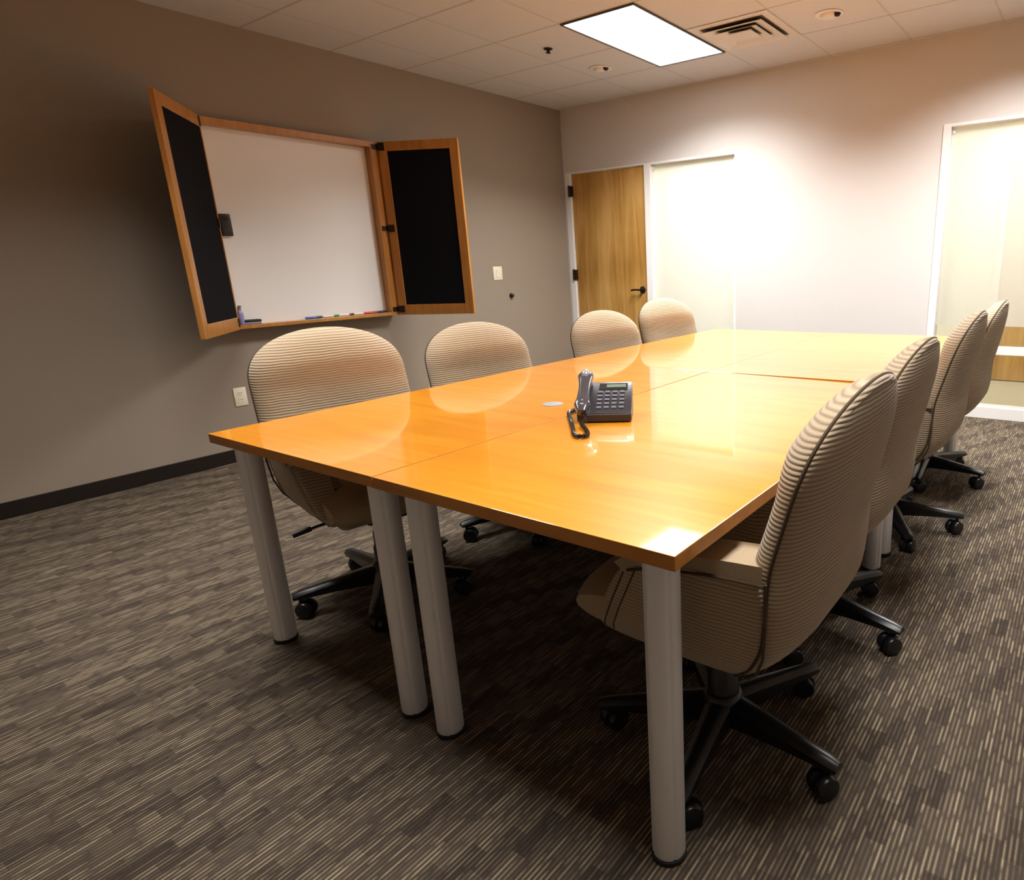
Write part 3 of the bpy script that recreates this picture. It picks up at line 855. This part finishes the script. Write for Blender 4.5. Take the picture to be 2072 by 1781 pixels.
bm = B(); cyl(bm, (0, 0, -.008), (0, 0, -.018), .010, seg=12); tube(bm, [(.010, 0, -.010), (.014, 0, -.018), (.004, 0, -.026)], .002, 6); tube(bm, [(-.010, 0, -.010), (-.014, 0, -.018), (-.004, 0, -.026)], .002, 6)
lathe(bm, [(0, -.025), (.018, -.025), (.018, -.028), (0, -.028)], 16); obj('nozzle', bm, M['bronze'], o, True)

# ------------------------------------------------------------------ desk phone (local: user side -Y, +X right)
ph = thing('desk_phone', 'black desk phone with silver handset on the near right tabletop', 'telephone', (.978, .742, H), math.radians(33))
ph.scale = (.92, .92, .98)
# wedge body
bm = B()
prof = [(-.085, .000), (-.088, .026), (-.082, .032), (.075, .098), (.088, .098), (.090, .086), (.070, .0), (.02, .0)]  # (y, z)
a = [bm.verts.new((-.082, y, z)) for y, z in prof]; b2 = [bm.verts.new((.100, y, z)) for y, z in prof]
bm.faces.new(a); bm.faces.new(b2[::-1])
for i in range(len(prof)): bm.faces.new((a[i], a[(i + 1) % len(prof)], b2[(i + 1) % len(prof)], b2[i]))
for v_ in bm.verts: v_.co.z += .004
bmesh.ops.bevel(bm, geom=list(bm.edges), offset=.003, segments=2, affect='EDGES')
body = obj('phone_body', bm, M['phone'], ph, True)
bm = B()
for x in (-.065, .075):
    for y in (-.07, .055): cyl(bm, (x, y, 0), (x, y, .008), .008, seg=12)
obj('rubber_foot', bm, M['blackmatte'], body)
def face_mat(y):   # plane of the sloping face
    sl = math.atan2(.066, .157)
    z = .032 + (y + .082) * .066 / .157 + .004
    return Matrix.Translation((0, y, z)) @ Matrix.Rotation(sl, 4, 'X')
bm = B(); box(bm, .010, .078, -.008, .010, 0, .003, .001, mat=face_mat(.052)); obj('display', bm, M['lcd'], ph)['label'] = 'grey-green display strip'
bm = B(); box(bm, -.016, .084, -.019, .019, 0, .0016, .001, mat=face_mat(.052)); obj('display_bezel', bm, M['black'], ph)
for r in range(5):
    for cc in range(4):
        y = .020 - r * .0205; x = -.010 + cc * .0255
        bm = B(); box(bm, x - .0085, x + .0085, -.0058, .0058, 0, .0042, .0015, mat=face_mat(y)); obj('key', bm, M['key'], ph)
# handset resting on the left
bm = B()
pts = [(-.066, -.082, .050), (-.066, -.055, .064), (-.066, -.02, .079), (-.066, .02, .096), (-.066, .06, .112), (-.066, .088, .120)]
secs = []
W = [(.014, .012), (.0285, .020), (.022, .014), (.020, .013), (.022, .014), (.029, .019), (.024, .014)]
PT = [(-.098, .038), (-.070, .052), (-.038, .070), (.0, .090), (.035, .106), (.070, .120), (.092, .127)]
for (hw, th), (y, z) in zip(W, PT):
    n = 16; ring = []
    for i in range(n):
        t = 2 * PI * i / n; cx, cz = math.cos(t), math.sin(t)
        ex = math.copysign(abs(cx) ** .6, cx) * hw; ez = math.copysign(abs(cz) ** .6, cz) * th
        ring.append(bm.verts.new((-.064 + ex, y - ez * .38, z + ez * .92)))
    secs.append(ring)
for A, C in zip(secs, secs[1:]):
    for i in range(16): bm.faces.new((A[i], A[(i + 1) % 16], C[(i + 1) % 16], C[i]))
bm.faces.new(secs[0][::-1]); bm.faces.new(secs[-1])
bmesh.ops.subdivide_edges(bm, edges=bm.edges[:], cuts=1, smooth=.8)
hs = obj('handset', bm, M['phonehand'], ph, True, 60); hs['label'] = 'handset resting on the left side'
for (y, z, rx, lab, nm) in ((-.066, .056, .024, 'light grey mouthpiece end of the handset', 'mouthpiece'), (.068, .130, .016, 'light grey earpiece end of the handset', 'earpiece')):
    bm = B(); lathe(bm, [(0, .012), (rx * .5, .0105), (rx * .85, .006), (rx, 0), (rx * .9, -.006), (0, -.008)], 20, Matrix.Translation((-.064, y, z + .006)) @ Matrix.Rotation(.42, 4, 'X') @ Matrix.Diagonal((1, 1.25, 1, 1)))
    obj(nm, bm, M['silver'], hs, True)['label'] = lab
# coiled cord lying on the table
def bez(pts, n):
    out = []
    P = [pts[0]] + pts + [pts[-1]]
    for i in range(1, len(P) - 2):
        p0, p1, p2, p3 = (Vector(P[i + k]) for k in (-1, 0, 1, 2))
        for k in range(n):
            t = k / n
            out.append(.5 * ((2 * p1) + (-p0 + p2) * t + (2 * p0 - 5 * p1 + 4 * p2 - p3) * t * t + (-p0 + 3 * p1 - 3 * p2 + p3) * t ** 3))
    out.append(Vector(P[-1])); return out
path = bez([(-.072, .020, .034), (-.090, .094, .012), (-.112, .089, .0088), (-.128, .043, .0088), (-.109, -.062, .0088), (-.086, -.172, .0088), (-.070, -.255, .0088), (-.048, -.286, .0088), (-.028, -.270, .0088), (-.036, -.215, .0088), (-.060, -.145, .014), (-.050, -.118, .018), (-.064, -.098, .030)], 26)
ln = [0]
for p, q in zip(path, path[1:]): ln.append(ln[-1] + (q - p).length)
bm = B(); coil = []
n = 1100; tot = ln[-1]; j = 0
for i in range(n + 1):
    s_ = tot * i / n
    while j < len(ln) - 2 and ln[j + 1] < s_: j += 1
    t = (s_ - ln[j]) / max(1e-9, ln[j + 1] - ln[j]); p = path[j].lerp(path[j + 1], t)
    d_ = (path[j + 1] - path[j]).normalized(); a_ = d_.cross(Vector((0, 0, 1))).normalized(); b_ = a_.cross(d_)
    ph_ = s_ / .0052 * 2 * PI
    coil.append(p + (a_ * math.cos(ph_) + b_ * math.sin(ph_)) * .0055)
tube(bm, coil, .0020, 5)
obj('coiled_cord', bm, M['cord'], ph, True)

# ------------------------------------------------------------------ world, camera
wd = bpy.data.worlds.new('world'); SC.world = wd; wd.use_nodes = True
wd.node_tree.nodes['Background'].inputs[0].default_value = (.0, .0, .0, 1)
cam = bpy.data.cameras.new('camera'); co = bpy.data.objects.new('camera', cam); COL.objects.link(co)
co.location = (2.2377, -.8284, 1.2138)
co.rotation_euler = (1.303587, .026232, .580531)
cam.sensor_width = 36; cam.lens = 36 * 1294.77 / 2072
cam.shift_x = -299 / 2072; cam.shift_y = -5.5 / 2072
cam.clip_start = .02
SC.camera = co
SC.view_settings.view_transform = 'Standard'; SC.view_settings.look = 'None'
SC.view_settings.gamma = 1; SC.view_settings.use_curve_mapping = False
SC.view_settings.exposure = 0.06
SC.cycles.max_bounces = 10; SC.cycles.transparent_max_bounces = 12
